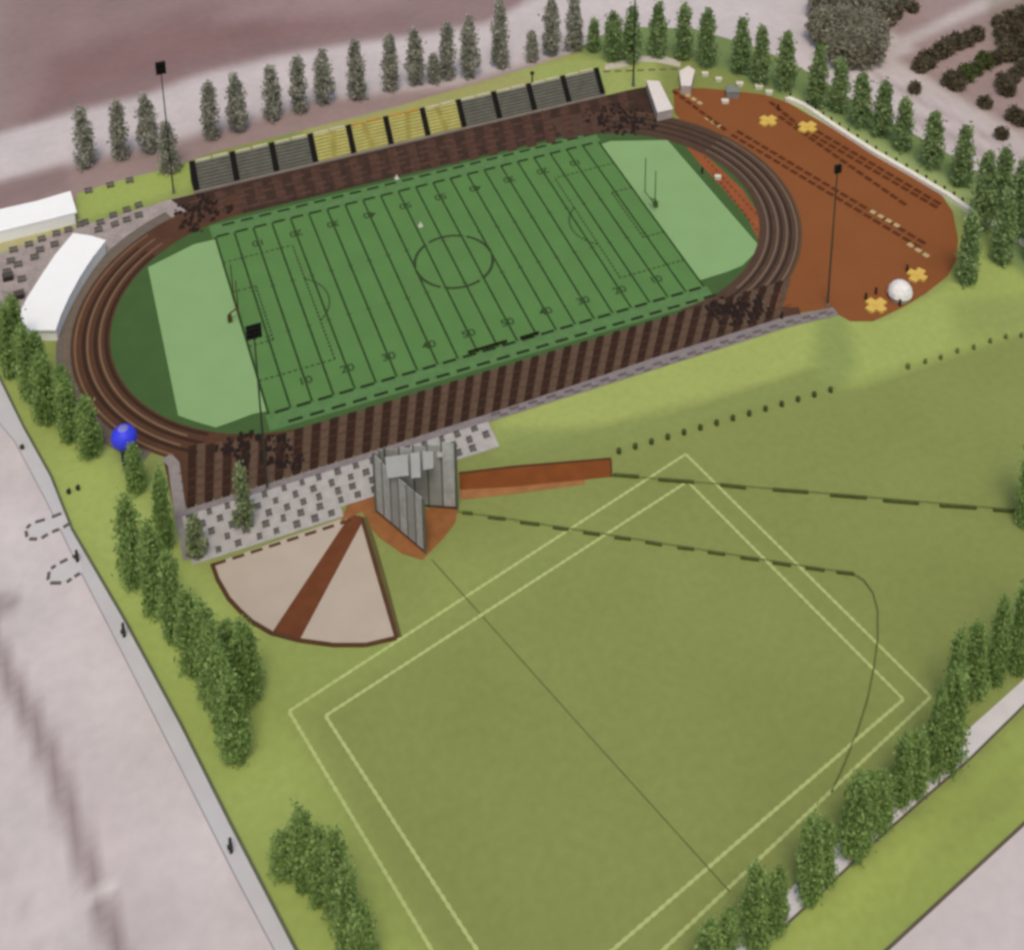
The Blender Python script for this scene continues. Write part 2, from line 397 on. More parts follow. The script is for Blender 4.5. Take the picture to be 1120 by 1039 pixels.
# small dark blotches scattered at the ends of the straights
mbk = MB()
for px_, py_ in [(205, 232), (222, 236), (240, 228), (210, 246), (228, 222), (655, 128), (672, 122), (690, 128), (705, 135), (668, 138), (684, 140),
                 (790, 348), (806, 340), (822, 332), (798, 334), (815, 348), (784, 338), (830, 342), (250, 488), (262, 500), (300, 500), (318, 506), (306, 485), (275, 482)]:
    for q in range(20):
        a, b = at(px_ + random.uniform(-14, 14), py_ + random.uniform(-8, 8)); r = random.uniform(.5, 1.3)
        mbk.poly([(a - r * .45, b - r * .6), (a + r * .3, b - r * .6), (a + r * .55, b + r * .6), (a - r * .25, b + r * .6)], Z + .04 + random.random() * .012)
struct(mbk.build('dark_blotches', mat('blotch_dark', (36, 24, 17))))
mbk = MB()
ed = ats([(182, 500), (190, 508), (197, 560), (207, 612)]); mbk.path(ed, 2.2, Z + .01)
struct(mbk.build('chute_edging', mat('chute_grey', (142, 134, 128), var=.1, scale=.8)))

# field markings
LW = .5; ML = mat('line_dark_green', (44, 70, 30), var=.25, scale=.6); zl = .135
mbk = MB()
for k in range(-11, 12):
    X = k * 4.572; mbk.strip((X, -29.85), (X, 29.85), LW if abs(k) < 11 else .55, zl)
struct(mbk.build('yard_lines', ML))
mbk = MB()
for yy, ph in ((29.9, 0), (33.6, 2), (-29.9, 1), (-33.3, 3)):
    xx = -50 + ph
    while xx < 49:
        mbk.strip((xx, yy), (xx + 3.0, yy), .8, zl + .01); xx += 4.55
struct(mbk.build('touchline_dashes', mat('line_deep_green', (34, 50, 22))))
mbk = MB()
n = 48
for k in range(n):
    if k % 8 == 7: continue
    a, b = 2 * math.pi * k / n, 2 * math.pi * (k + .95) / n
    mbk.strip((9.15 * math.cos(a), 9.15 * math.sin(a)), (9.15 * math.cos(b), 9.15 * math.sin(b)), .72, zl + .006)
for sx in (-1, 1):
    def dashed(a, b, step=1.25):
        a, b = Vector(a), Vector(b); L_ = (b - a).length; d = (b - a) / L_; t = 0
        while t < L_: mbk.strip(tuple(a + d * t), tuple(a + d * min(t + step * .6, L_)), .44, zl + .006); t += step
    X0 = 50.3 * sx; X1 = 33.8 * sx; X2 = 44.8 * sx
    dashed((X1, -20), (X1, 20)); dashed((X0, -20), (X1, -20)); dashed((X0, 20), (X1, 20))
    dashed((X2, -9.2), (X2, 9.2)); dashed((X0, -9.2), (X2, -9.2)); dashed((X0, 9.2), (X2, 9.2))
    c0 = 39.3 * sx
    for k in range(-52, 53, 6):
        a, b = math.radians(k), math.radians(k + 4)
        mbk.strip((c0 - sx * 9.15 * math.cos(a), 9.15 * math.sin(a)), (c0 - sx * 9.15 * math.cos(b), 9.15 * math.sin(b)), .48, zl + .006)
for k in range(-10, 11):
    for yy in (-7.8, 7.8): mbk.strip((k * 4.572 - .7, yy), (k * 4.572 + .7, yy), .22, zl + .005)
struct(mbk.build('pitch_markings', mat('line_brown_green', (50, 62, 34))))
def text_mesh(txt, size):
    cu = bpy.data.curves.new('numeral', 'FONT'); cu.body = txt; cu.size = size; cu.align_x = 'CENTER'; cu.align_y = 'CENTER'; cu.offset = .05
    to = bpy.data.objects.new('numeral', cu); COL.objects.link(to)
    dg = bpy.context.evaluated_depsgraph_get(); me = bpy.data.meshes.new_from_object(to.evaluated_get(dg))
    bpy.data.objects.remove(to); return me
mbk = MB()
for k, t in zip(range(-9, 10, 2), ['10', '20', '30', '40', '50', '50', '40', '30', '20', '10']):
    me = text_mesh(t, 3.0)
    for yy, rot in ((-23.7, 0), (23.9, math.pi)):
        i = len(mbk.v); c, s_ = math.cos(rot), math.sin(rot)
        mbk.v += [(v.co.x * 1.05 * c + k * 4.572, v.co.y * c + yy, zl + .015) for v in me.vertices]
        for p in me.polygons:
            mbk.f.append(tuple(i + q for q in p.vertices))
struct(mbk.build('yard_numerals', mat('numeral_green', (48, 70, 34))))

# ------------------------------------------------------------------ rust coloured field-event plaza
plaza_px = [(736, 98), (768, 97), (800, 100), (835, 104), (862, 113), (905, 138), (945, 162), (990, 189), (1030, 214), (1042, 232), (1048, 262), (1046, 285), (1036, 303), (1012, 322),
            (985, 338), (955, 352), (930, 352), (905, 338), (858, 346), (836, 330), (850, 300), (862, 280), (870, 250), (860, 210), (830, 175), (790, 153), (750, 139), (738, 124)]
o = MB().poly(ats(plaza_px), .125).build('event_plaza', mat('plaza_rust', (134, 80, 41), var=.07, scale=.06, fine=.03, fscale=.9)); struct(o)
def dashes(mb, a, b, step, dl, w, z, jit=0):
    a, b = Vector(at(*a)), Vector(at(*b)); L_ = (b - a).length; d = (b - a) / L_; t = 0
    while t + dl < L_: mb.strip(tuple(a + d * t), tuple(a + d * (t + dl)), w, z); t += step
mbk = MB()
zr = .142
for a, b in (((800, 148), (1012, 275)), ((806, 144), (1018, 271)), ((888, 148), (1027, 229)), ((893, 144), (1030, 225)), ((852, 128), (995, 228)), ((736, 100), (800, 148)), ((842, 112), (888, 150))):
    dashes(mbk, a, b, 2.9, 2.3, 1.25, zr); zr += .003
struct(mbk.build('runway_dark_marks', mat('runway_dark', (92, 46, 18), var=.15)))
mbk = MB()
for a, b in (((772, 129), (790, 141)), ((744, 100), (768, 115)), ((952, 231), (984, 249)), ((993, 267), (1024, 287))):
    dashes(mbk, a, b, 2.3, 1.5, 1.25, .155)
struct(mbk.build('runway_light_marks', mat('runway_light', (184, 164, 118))))
mbk = MB()
dashes(mbk, (780, 190), (836, 262), 1.9, 1.1, .5, .13); dashes(mbk, (770, 172), (830, 238), 1.9, 1.0, .5, .13)
struct(mbk.build('high_jump_marks', mat('jump_marks', (104, 54, 26))))

# ------------------------------------------------------------------ throwing fan and ball diamond dirt
tan = mat('fan_sand', (181, 167, 150), var=.04, scale=.2)
fan = ats([(390, 562), (232, 617), (238, 634), (250, 655), (262, 668), (275, 680), (297, 693), (328, 701), (365, 706), (400, 706), (434, 698), (414, 630), (398, 572)])
struct(MB().poly(fan, .11).build('throwing_sector', tan))
rust_red = mat('fan_rust', (106, 60, 32), var=.1, scale=.4)
mbk = MB().poly(ats([(384, 562), (398, 566), (394, 576), (328, 700), (297, 693)]), .135)
struct(mbk.build('sector_runway', rust_red))
mbk = MB().kerb(ats([(232, 617), (238, 634), (250, 655), (262, 668), (275, 680), (297, 693), (328, 701), (365, 706), (400, 706), (434, 698), (414, 630), (396, 568)]), .75, 0, .25)
dashes(mbk, (234, 618), (388, 568), 3.4, 2.2, .7, .16)
mbk2 = MB().kerb(ats([(399, 566), (408, 592), (419, 630), (437, 697)]), .8, 0, .2); struct(mbk2.build('sector_verge', mat('verge_olive', (92, 88, 50))))
struct(mbk.build('sector_edging', mat('edging_brown', (84, 56, 34))))
dirt = mat('diamond_dirt', (142, 92, 52), var=.12, scale=.5)
struct(MB().poly(ats([(372, 572), (380, 552), (392, 540), (410, 538), (415, 560), (440, 560), (502, 553), (498, 572), (486, 588), (462, 613), (440, 606), (414, 588), (404, 576), (396, 560)]), .15).build('home_plate_dirt', dirt))
mbk = MB().poly(ats([(502, 519), (560, 512), (668, 503), (669, 522), (560, 533), (503, 536)]), .10)
struct(mbk.build('warm_up_strip', mat('strip_rust', (124, 68, 26), var=.12, scale=.3)))
mbk = MB().poly(ats([(503, 536), (560, 533), (640, 525), (640, 530), (560, 541), (504, 547)]), .10)
struct(mbk.build('warm_up_verge', mat('verge_rust', (156, 106, 62), var=.15, scale=.4)))
mbk = MB().kerb(ats([(502, 518), (560, 511), (668, 502), (669, 522)]), .35, 0, .22); struct(mbk.build('strip_kerb', mat('edging_brown', (0, 0, 0))))
# practice pitch outline (double pale lines)
wh = mat('pale_line', (176, 187, 118), var=.08, scale=.8)
mbk = MB(); zz = .062
for pts in ([(468, 1039), (392, 905), (316, 778), (750, 497), (1018, 762), (725, 1039), (640, 1070)], [(515, 1039), (435, 905), (356, 783), (752, 527), (988, 765), (670, 1039), (600, 1105)]):
    A = ats(pts)
    A = [tuple(Vector(A[2]) + (Vector(A[1]) - Vector(A[2])) * 2.2)] + A[2:5] + [tuple(Vector(A[4]) + (Vector(A[5]) - Vector(A[4])) * 1.5)]
    for a, b in zip(A[:-1], A[1:]):
        a, b = Vector(a), Vector(b); L_ = (b - a).length; d = (b - a) / L_; t = 0
        zz += .003; mbk.strip(tuple(a), tuple(b), .42, zz)
        while t < L_: mbk.strip(tuple(a + d * t), tuple(a + d * min(t + .8, L_)), .6, zz + .014); t += 1.4
struct(mbk.build('practice_pitch_lines', wh))
mbk = MB().path(ats([(472, 612), (640, 800), (716, 884), (798, 975)]), .3, .09)
struct(mbk.build('foul_line', mat('foul_line_green', (104, 112, 62))))

# ------------------------------------------------------------------ concrete terrace with benches
conc = mat('terrace_concrete', (174, 169, 163), var=.1, scale=.6, fine=.05, fscale=2.5)
root = empty('spectator_terrace', (-40, -54, 0), 'pale grey stepped concrete terrace beside the striped home straight, above the sand fan', 'terrace')
for i in range(5):
    y0 = -49.05 - i * 2.25; y1 = y0 - 2.25
    def xr(y): return -9.2 if y > -56.2 else -9.2 - ( -56.2 - y) * 12 
    xe = [-9.2, -9.2, -9.2, -33.5, -42.5][i]
    b = MB().prism([(-71.0, y1), (xe, y1), (xe, y0), (-71.0, y0)], 0, .16 + .05 * (4 - i))
    o = local(root, b).build('step', conc, root)
bench_mat = mat('bench_dark', (104, 100, 94), var=.2, scale=.9)
def bench_mesh():
    b = MB(); b.box(0, 0, .36, 1.55, .5, .1); b.box(0, .32, .5, 1.55, .08, .4)
    for sx in (-.6, .6): b.box(sx, 0, 0, .14, .45, .36)
    return b
b0 = None
for i in range(5):
    yy = -50.3 - i * 2.25; xe = [-10.5, -10.5, -11.5, -35, -44][i]; xx = -69.5 + (i % 2) * 1.7
    while xx < xe:
        if b0 is None: ob = b0 = bench_mesh().build('terrace_bench', bench_mat); 
        else: ob = b0.copy(); COL.objects.link(ob)
        ob.location = (xx + random.uniform(-.25, .25), yy, .16 + .05 * (4 - i)); ob.rotation_euler = (0, 0, random.uniform(-.06, .06))
        ob.scale = (random.uniform(.55, .85), random.uniform(1.1, 1.9), 1.0)
        tag(ob, 'dark bench standing in a row on the pale grey stepped terrace', 'bench', 'dark benches in rows on the concrete terrace')
        xx += random.choice((3.3, 3.7, 3.7))
for k, (a, b) in enumerate([(97, 211), (121, 205), (142, 200), (15, 254), (37, 249), (60, 242.5), (75, 254), (62, 258), (46, 264), (60, 270), (32, 270), (15, 276), (110, 246), (124, 238),
                            (139, 232), (152, 227), (108, 254), (126, 248), (139, 243), (152, 238), (20, 292), (8, 300), (24, 308), (38, 284), (88, 248), (93, 246), (44, 276), (12, 288)]):
    ob = b0.copy(); COL.objects.link(ob); p = at(a, b); ob.location = (p[0], p[1], .08); ob.scale = (1.2, 1.8, 1.2)
    ob.rotation_euler = (0, 0, random.uniform(-.1, .1))
    tag(ob, 'dark bench on the grey-brown paving and verge by the white canopies', 'bench', 'dark benches round the white canopies')
# low dark bin cupboards in the yard
for a, b, lab in ((21, 326, 'low dark bin cupboard at the south corner of the paved yard'), (9, 306, 'low dark bin cupboard at the left edge of the paved yard')):
    p = at(a, b); e = empty('bin_cupboard', (p[0], p[1], .08), lab, 'bin')
    MB().box(0, 0, 0, 2.2, 1.6, 1.3).build('body', mat('bin_black', (52, 46, 42)), e); MB().box(0, 0, 1.3, 2.4, 1.8, .12).build('lid', mat('bin_lid', (78, 72, 66)), e)

# ------------------------------------------------------------------ far grandstand
gs = empty('grandstand', (4, 50, 0), 'long grandstand of eleven bays, seven grey and four yellow, beyond the football field', 'grandstand')
seat_grey = mat('seat_grey', (104, 103, 92), var=.14, scale=.5, fine=.08, fscale=2)
seat_yel = mat('seat_yellow', (178, 172, 104), var=.1, scale=.5)
seat_gold = mat('seat_gold', (160, 146, 62), var=.1, scale=.5)
blk = mat('aisle_black', (16, 14, 12), var=.1); cap_c = mat('cap_cream', (196, 192, 158)); cap_o = mat('cap_ochre', (188, 146, 62)); kb = mat('stand_base', (146, 136, 124), var=.08)
X0, BW, Y0, Y1, HT = -51.4, 10.12, 48.9, 53.4, 5.6
n_row = 8
for i in range(11):
    a = X0 + i * BW + .75; b = X0 + (i + 1) * BW - .75; yel = 3 <= i <= 6
    mb_ = MB()
    for r in range(n_row):
        yy0 = Y0 + (Y1 - Y0) * r / n_row; zz = .5 + (HT - .5) * (r + 1) / n_row
        mb_.prism([(a, yy0), (b, yy0), (b, yy0 + (Y1 - Y0) / n_row), (a, yy0 + (Y1 - Y0) / n_row)], .0, zz)
    sec = local(gs, mb_).build('seating_bay', seat_yel if yel else seat_grey, gs)
    if yel:
        sec['label'] = 'yellow seating bay'
        mb_ = MB(); xa = a + (b - a) * .42
        for r in range(n_row):
            yy0 = Y0 + (Y1 - Y0) * r / n_row; zz = .5 + (HT - .5) * (r + 1) / n_row; xq = xa + r * .28 * (1 if i % 2 else -1) * .5
            mb_.prism([(xq, yy0 + .04), (xq + 1.3, yy0 + .04), (xq + 1.3, yy0 + .5), (xq, yy0 + .5)], zz, zz + .12)
        local(gs, mb_).build('seat_row', seat_gold, sec)
    mb_ = MB()
    for q in (0, 1):
        xa = a + (b - a) * (.02 + .5 * q); xb = xa + (b - a) * .44; mb_.box((xa + xb) / 2, Y1 + .3, HT - .5 + .12 * q, xb - xa, .55, .95)
    local(gs, mb_).build('back_rail', cap_o if i in (4, 5) else cap_c, gs)
for i in range(12):
    xx = X0 + i * BW; mb_ = MB()
    v = [(xx - .72, Y0 - .2, .3), (xx + .72, Y0 - .2, .3), (xx + .72, Y1 + .2, .3), (xx - .72, Y1 + .2, .3), (xx - .72, Y0 - .2, 1.1), (xx + .72, Y0 - .2, 1.1), (xx + .72, Y1 + .2, HT + .7), (xx - .72, Y1 + .2, HT + .7)]
    mb_.v = v; mb_.f = [(3, 2, 1, 0), (4, 5, 6, 7), (0, 1, 5, 4), (1, 2, 6, 5), (2, 3, 7, 6), (3, 0, 4, 7)]
    local(gs, mb_).build('aisle_wall', blk, gs)
mb_ = MB().prism([(X0 - .8, 48.35), (X0 + 11 * BW + .8, 48.35), (X0 + 11 * BW + .8, 48.66), (X0 - .8, 48.66)], 0, .7)
local(gs, mb_).build('base_wall', kb, gs)

# ------------------------------------------------------------------ light masts
steel = mat('mast_steel', (58, 62, 50), rough=.6, var=.1); lamp_blk = mat('lamp_black', (22, 22, 18), rough=.5)
def mast(base, h, label, head=(3.4, 1.0, 3.0), r=.32):
    e = empty('floodlight_mast', (base[0], base[1], .1), label, 'floodlight', 'floodlight masts round the stadium')
    MB().tube((0, 0, 0), (0, 0, .6), r * 2, n=10).build('footing', mat('footing', (120, 116, 108)), e)
    MB().tube((0, 0, .5), (0, 0, h), r, r * .62, n=10).build('pole', steel, e)
    fr = MB(); fr.box(0, 0, h - head[2] * .5, head[0], head[1] * .4, head[2]); hd = fr.build('lamp_bank', lamp_blk, e)
    for iz in range(3):
        for ix in range(4):
            MB().tube((-head[0] * .375 + ix * head[0] * .25, -head[1] * .2, h - head[2] * .33 + iz * head[2] * .33), (-head[0] * .375 + ix * head[0] * .25, -head[1] * .55, h - head[2] * .36 + iz * head[2] * .33), .3, .36, n=8).build('lamp', lamp_blk, hd)
    return e
mast((-56.9, 50.6), 36.4, 'tall floodlight mast with black lamp head at the left end of the grandstand', (2.4, 1.0, 3.4), .22)
mast((-54.6, -48.6), 38.2, 'nearest floodlight mast, its black lamp head in front of the left end zone', (2.9, 1.0, 3.0), .24)
mast((69.8, 50.0), 37.0, 'floodlight mast right of the grandstand running out of the top of the picture', (2.4, 1.0, 3.0), .28)
mast((73.2, -46.0), 36.8, 'thin floodlight mast in front of the rust coloured event plaza', (1.5, .8, 2.0), .24)
e = empty('camera_mast', (41.0, 53.9, 0), 'short dark mast rising behind the eighth bay of the grandstand', 'mast')
MB().tube((0, 0, 0), (0, 0, 9.2), .28, .22).build('pole', lamp_blk, e); MB().box(0, 0, 8.6, .9, .6, .8).build('housing', lamp_blk, e)

# goal posts
def goal(x, rz, label):
    e = empty('goal_post', (x, 0, .12), label, 'goal post', 'football goal posts', rz)
    M = mat('goal_post_green', (72, 88, 48), rough=.5) if x > 0 else mat('goal_post_brown', (78, 60, 30), rough=.5)
    MB().tube((1.6, 0, 0), (1.6, 0, 2.2), .2).build('base_post', M, e)
    MB().tube((1.6, 0, 2.1), (0, 0, 3.05), .18).build('gooseneck', M, e)
    MB().tube((0, -2.82, 3.05), (0, 2.82, 3.05), .14).build('crossbar', M, e)
    for s_ in (-1, 1): MB().tube((0, s_ * 2.82, 3.05), (0, s_ * 2.82, 12.9), .15, .12).build('upright', M, e)
    MB().box(1.6, 0, .0, .9, .9, 1.6).build('post_pad', M, e)
goal(50.9, 0, 'goal post with two thin uprights against the right end zone')
goal(-50.9, math.pi, 'goal post with brown uprights on the left goal line')

# ------------------------------------------------------------------ white canopies
white = mat('white_roof', (246, 246, 242), rough=.7, var=.015); whw = mat('white_wall', (242, 241, 236), rough=.8, var=.03)
def building(name, px_pts, h, label, cat, roofM=white, wallM=whw):
    top = ats(px_pts, h); c = (sum(p[0] for p in top) / len(top), sum(p[1] for p in top) / len(top))
    e = empty(name, (c[0], c[1], 0), label, cat)
    ins = [(c[0] + (p[0] - c[0]) * .97, c[1] + (p[1] - c[1]) * .97) for p in top]
    local(e, MB().prism(ins, 0, h - .35)).build('wall', wallM, e)
    r = local(e, MB().prism(top, h - .35, h)).build('roof', roofM, e)
    return e, top
e1, t1 = building('curved_pavilion', [(80, 255), (100, 258), (116, 263), (101, 282), (88, 302), (76, 324), (66, 346), (61, 361), (33, 361), (19, 347), (30, 325), (44, 303), (60, 279)], 3.4,
                  'long white flat-roofed pavilion curving round the left bend of the track', 'pavilion')
e2, t2 = building('long_marquee', [(-90, 257), (-60, 247), (0, 229), (40, 220), (77, 209), (84, 232), (45, 242), (0, 253), (-60, 268), (-90, 276)], 3.4, 'straight white flat-roofed marquee at the left edge of the picture', 'marquee')
pinkw = mat('shed_white', (222, 212, 204), rough=.8, var=.08, scale=1.2)
sh, _ = building('finish_hut', [(707, 88), (721, 89), (736, 119), (719, 123)], 3.2, 'slanting off-white hut where the far straight meets the rust plaza', 'hut', pinkw, mat('shed_wall', (176, 166, 158)))
sh, _ = building('equipment_shed', [(743, 78), (753, 72), (760, 77), (756, 94), (745, 94)], 3.0, 'small off-white shed on the grass above the rust plaza', 'shed', pinkw, mat('shed_wall', (0, 0, 0)))
# grey equipment cabin and small boxes above the plaza
def crate(px_, py_, sx, sy, h, M, label, rz=-.4, name='storage_box'):
    p = at(px_, py_); e = empty(name, (p[0], p[1], .06), label, 'box', None, rz)
    MB().box(0, 0, 0, sx, sy, h * .82).build('body', M, e); MB().box(0, 0, h * .82, sx + .2, sy + .2, h * .18).build('lid', M, e)
lt = mat('box_pale', (214, 208, 190)); gr = mat('box_grey', (128, 130, 126), var=.15, scale=1)
crate(801, 105, 3.4, 3.0, 2.2, gr, 'grey square cabin on the grassy edge above the rust plaza', name='equipment_cabin')
for a, b, s_, lab in ((793, 113, 1.8, 'pale box just below left of the grey cabin on the rust surface'), (809, 94, 1.8, 'pale box on the grass behind the grey cabin'), (830, 97, 2.0, 'cream box on the grass right of the grey cabin, nearest to it'),
                      (841, 103, 1.8, 'pale box on the grass midway between the grey cabin and the white wall'), (862, 111, 1.5, 'pale box just at the upper end of the white wall'),
                      (771, 83, 1.7, 'cream box on the grass right of the small off-white shed'), (786, 89, 1.6, 'pale box on the grass left above the grey cabin'),
                      (785, 196, 1.4, 'small white box inside the right bend by the dark green strip')):
    crate(a, b, s_, s_ * .7, .9, lt, lab)
# pale paving strips by the trees
mbk = MB().poly(ats([(662, 71), (688, 66), (688, 73), (662, 77)]), .09); mbk.poly(ats([(696, 62), (727, 62), (744, 68), (744, 74), (720, 69), (696, 68)]), .09)
struct(mbk.build('path_slabs', mat('slab_pale', (196, 188, 174), var=.1, scale=1)))
mbk = MB(); dashes(mbk, (660, 79), (742, 76), 3.2, 2.0, .8, .1); struct(mbk.build('path_edge_marks', mat('slab_dark', (104, 92, 74))))

# north east white wall with dark posts
wpts = ats([(862, 110), (880, 118), (915, 142), (955, 168), (1000, 194), (1040, 218), (1068, 238), (1092, 252), (1140, 280)])
e = empty('boundary_wall', (wpts[3][0], wpts[3][1], 0), 'low white wall topped by dark posts along the outer side of the rust plaza', 'wall')
local(e, MB().kerb(wpts, 1.3, 0, 1.1)).build('wall', mat('wall_white', (232, 228, 212), var=.1, scale=1.5), e)
for a, b in zip(wpts[:-1], wpts[1:]):
    A, B = Vector(a), Vector(b); n_ = max(1, int((B - A).length / 2.7)); nv = (B - A).normalized(); nv = Vector((-nv.y, nv.x))
    for k in range(n_):
        p = A.lerp(B, k / n_) + nv * 1.0; local(e, MB().tube((p.x, p.y, 0), (p.x, p.y, 1.7), .34, .3, 8)).build('post', mat('post_dark', (50, 58, 36)), e)

# yellow landing mats
mat_y = mat('mat_yellow', (212, 178, 88), var=.06, scale=1)
def landing(px_, py_, label, s_=1.0, rz=0.0):
    p = at(px_, py_); e = empty('landing_mat', (p[0], p[1], .13), label, 'landing mat', 'yellow landing mats on the plaza', rz)
    b = MB().prism([(-2.4 * s_, -.9 * s_), (-.9 * s_, -.9 * s_), (-.9 * s_, -2.1 * s_), (.9 * s_, -2.1 * s_), (.9 * s_, -.9 * s_), (2.4 * s_, -.9 * s_), (2.4 * s_, .9 * s_), (.9 * s_, .9 * s_), (.9 * s_, 2.1 * s_), (-.9 * s_, 2.1 * s_), (-.9 * s_, .9 * s_), (-2.4 * s_, .9 * s_)], 0, .55)
    b.build('mat', mat_y, e)
    MB().box(0, 0, .55, 1.2 * s_, 1.1 * s_, .18).build('top_pad', mat_y, e)
landing(840, 134, 'yellow cross-shaped mat, left one of the pair at the top of the plaza', 1.09, .35)
landing(883, 141, 'yellow cross-shaped mat, right one of the pair near the white wall', 1.15, .35)
landing(958, 336, 'yellow cross-shaped mat left of the white dome', 1.09, .3)
landing(1003, 303, 'yellow cross-shaped mat right of the white dome', 1.03, .5)
# white faceted dome
p = at(984, 326); e = empty('throwing_cage_dome', (p[0], p[1], .13), 'white faceted dome between two yellow mats at the lower end of the plaza', 'dome')
MB().dome((0, 0, 1.4), 2.85, 2.9, 10, 4).build('shell', mat('dome_white', (228, 224, 220), var=.1, scale=.9), e)
MB().tube((0, 0, 0), (0, 0, 1.4), 2.3, 2.85, 12).build('skirt', mat('dome_skirt', (186, 180, 176), var=.1, scale=.9), e)
for a, b, lab in ((851, 121, 'dark slim post above the left yellow mat'), (947, 328, 'dark slim post by the yellow mat left of the white dome'), (992, 297, 'dark slim post between the white dome and the yellow mat on its right'),
                  (984, 335, 'dark stub post at the foot of the white dome'), (768, 190, 'dark stub post in the green strip inside the right bend'), (855, 349, 'dark stub post where the plaza meets the home straight'), (958, 322, 'dark slim post above the yellow mat left of the white dome')):
    p = at(a, b); e = empty('post', (p[0], p[1], .1), lab, 'post')
    MB().tube((0, 0, 0), (0, 0, 1.5), .3, .24).build('shaft', mat('post_umber', (44, 30, 18)), e); MB().tube((0, 0, 1.5), (0, 0, 1.75), .36, .2).build('cap', mat('post_umber', (0, 0, 0)), e)

# blue ball tank
p = at(137, 512); e = empty('ball_tank', (p[0], p[1], .05), 'bright blue ball raised on a dark leg beside the left bend', 'tank')
MB().tube((0, 0, 0), (0, 0, 5.5), .5, .42).build('leg', mat('tank_leg', (40, 44, 60)), e)
MB().dome((.5, 0, 7.6), 2.5, 2.4, 16, 6, full=True).build('ball', mat('tank_blue', (58, 66, 226), rough=.5, var=.05), e)
MB().dome((.5, 0, 9.55), 1.1, .6, 14, 4).build('cap', mat('tank_cap', (120, 122, 190), rough=.6), e)
MB().tube((.5, 0, 4.6), (.5, 0, 5.4), .9, 1.5, 12).build('collar', mat('tank_grey', (118, 116, 120)), e)

# entrance islands on the road
for pts, lab in (([(70, 561), (52, 568), (34, 573), (28, 580), (30, 590), (44, 590), (55, 583), (68, 578), (78, 572)], 'upper hairpin of low dark blocks outlining an island on the pale road'),
                 ([(88, 606), (76, 611), (62, 618), (54, 624), (52, 638), (72, 638), (80, 632), (90, 626)], 'lower hairpin of low dark blocks outlining an island on the pale road')):
    W = ats(pts); e = empty('traffic_island', (W[4][0], W[4][1], 0), lab, 'traffic island')
    local(e, MB().poly(W, .06)).build('surface', mat('island_grey', (196, 192, 190), var=.03), e)
    mb_ = MB()
    for a, b in zip(W[:-1], W[1:]):
        A, B = Vector(a), Vector(b); local(e, MB().kerb([tuple(A.lerp(B, .16)), tuple(A.lerp(B, .74))], .55, 0, .25)).build('kerb_block', mat('block_grey', (96, 90, 88)), e)
for a, b, h, lab in ((136, 696, 3.0, 'thin dark hydrant post on the pavement kerb beside the long tree belt'), (253, 932, 3.0, 'thin grey hydrant post on the pavement kerb near the bottom of the picture'),
                     (85, 614, 2.6, 'thin dark hydrant post beside the lower traffic island'), (25, 491, 1.0, 'small dark stub on the pavement near the left edge'),
                     (86, 536, 1.2, 'small dark stub on the grass above the traffic islands, right of a paler one'), (76, 540, 1.2, 'small dark stub on the grass above the traffic islands, nearest the kerb')):
    p = at(a, b); e = empty('hydrant_post', (p[0], p[1], .05), lab, 'hydrant post')
    MB().tube((0, 0, 0), (0, 0, h), .3, .26).build('shaft', mat('hydrant_dark', (54, 54, 44)), e); MB().box(-.12, 0, h * .35, .8, .5, .5).build('outlet', mat('hydrant_dark', (0, 0, 0)), e)

# ------------------------------------------------------------------ ball backstop
net = mat('net_grey', (184, 184, 180), rough=.7, var=.1, scale=.25, alpha=.82, fine=.12, fscale=.8); net2 = mat('net_pale', (174, 175, 168), rough=.7, var=.06, scale=.3, alpha=.8)
net3 = mat('net_dim', (160, 161, 155), rough=.7, var=.1, scale=.3, alpha=.88)
fr_m = mat('frame_dark', (96, 96, 84), rough=.6)
A1, A2 = Vector((-36.4, -61.7)), Vector((-30.6, -74.0)); B1, B2 = Vector(at(424, 552)), Vector(at(500, 557)); HB = 14.4
e = empty('backstop', (A1.x, A1.y, 0), 'tall grey V-shaped ball backstop of net panels on the brown dirt beside the terrace', 'backstop')
def wall(a, b, n_, mats_, htop):
    for k in range(n_):
        p, q = a.lerp(b, k / n_), a.lerp(b, (k + 1) / n_); h = htop[k]
        d = (q - p).normalized(); nn = Vector((-d.y, d.x)) * .05
        o = local(e, MB().prism([tuple(p - nn), tuple(q - nn), tuple(q + nn), tuple(p + nn)], .5, h)).build('net_panel', mats_[k], e)
        local(e, MB().tube((p.x, p.y, 0), (p.x, p.y, h + .1), .16)).build('post', fr_m, e)
    local(e, MB().tube((b.x, b.y, 0), (b.x, b.y, htop[-1] + .1), .3)).build('post', fr_m, e)
    local(e, MB().tube((a.x, a.y, .5), (b.x, b.y, .5), .22)).build('bottom_rail', mat('rail_brown', (70, 50, 34)), e)
wall(A1, A2, 6, [net, net, net3, net, net3, net], [14.2, 13.8, 13.6, 13.4, 13.2, 13.2])
wall(B1, B2, 5, [net3, net, net3, net3, net], [13.8, 14.4, 15.0, 15.4, 16.2])
local(e, MB().tube((A1.x, A1.y, 0), (A1.x, A1.y, 14.3), .3)).build('post', fr_m, e)
wall(A1 + Vector((.2, .2)), B1 + Vector((-.1, 0)), 2, [net3, net3], [14.0, 14.0])
for pts, M in (([(421, 500), (446, 497), (447, 520), (424, 523)], net2), ([(449, 496), (459, 494), (460, 522), (450, 523)], net2), ([(462, 492), (474, 490), (474, 512), (463, 514)], net2), ([(478, 484), (485, 484), (484, 500), (478, 500)], net2)):
    P_ = ats(pts, 13.9); local(e, MB().prism(P_, 13.85, 13.95)).build('roof_net', M, e)

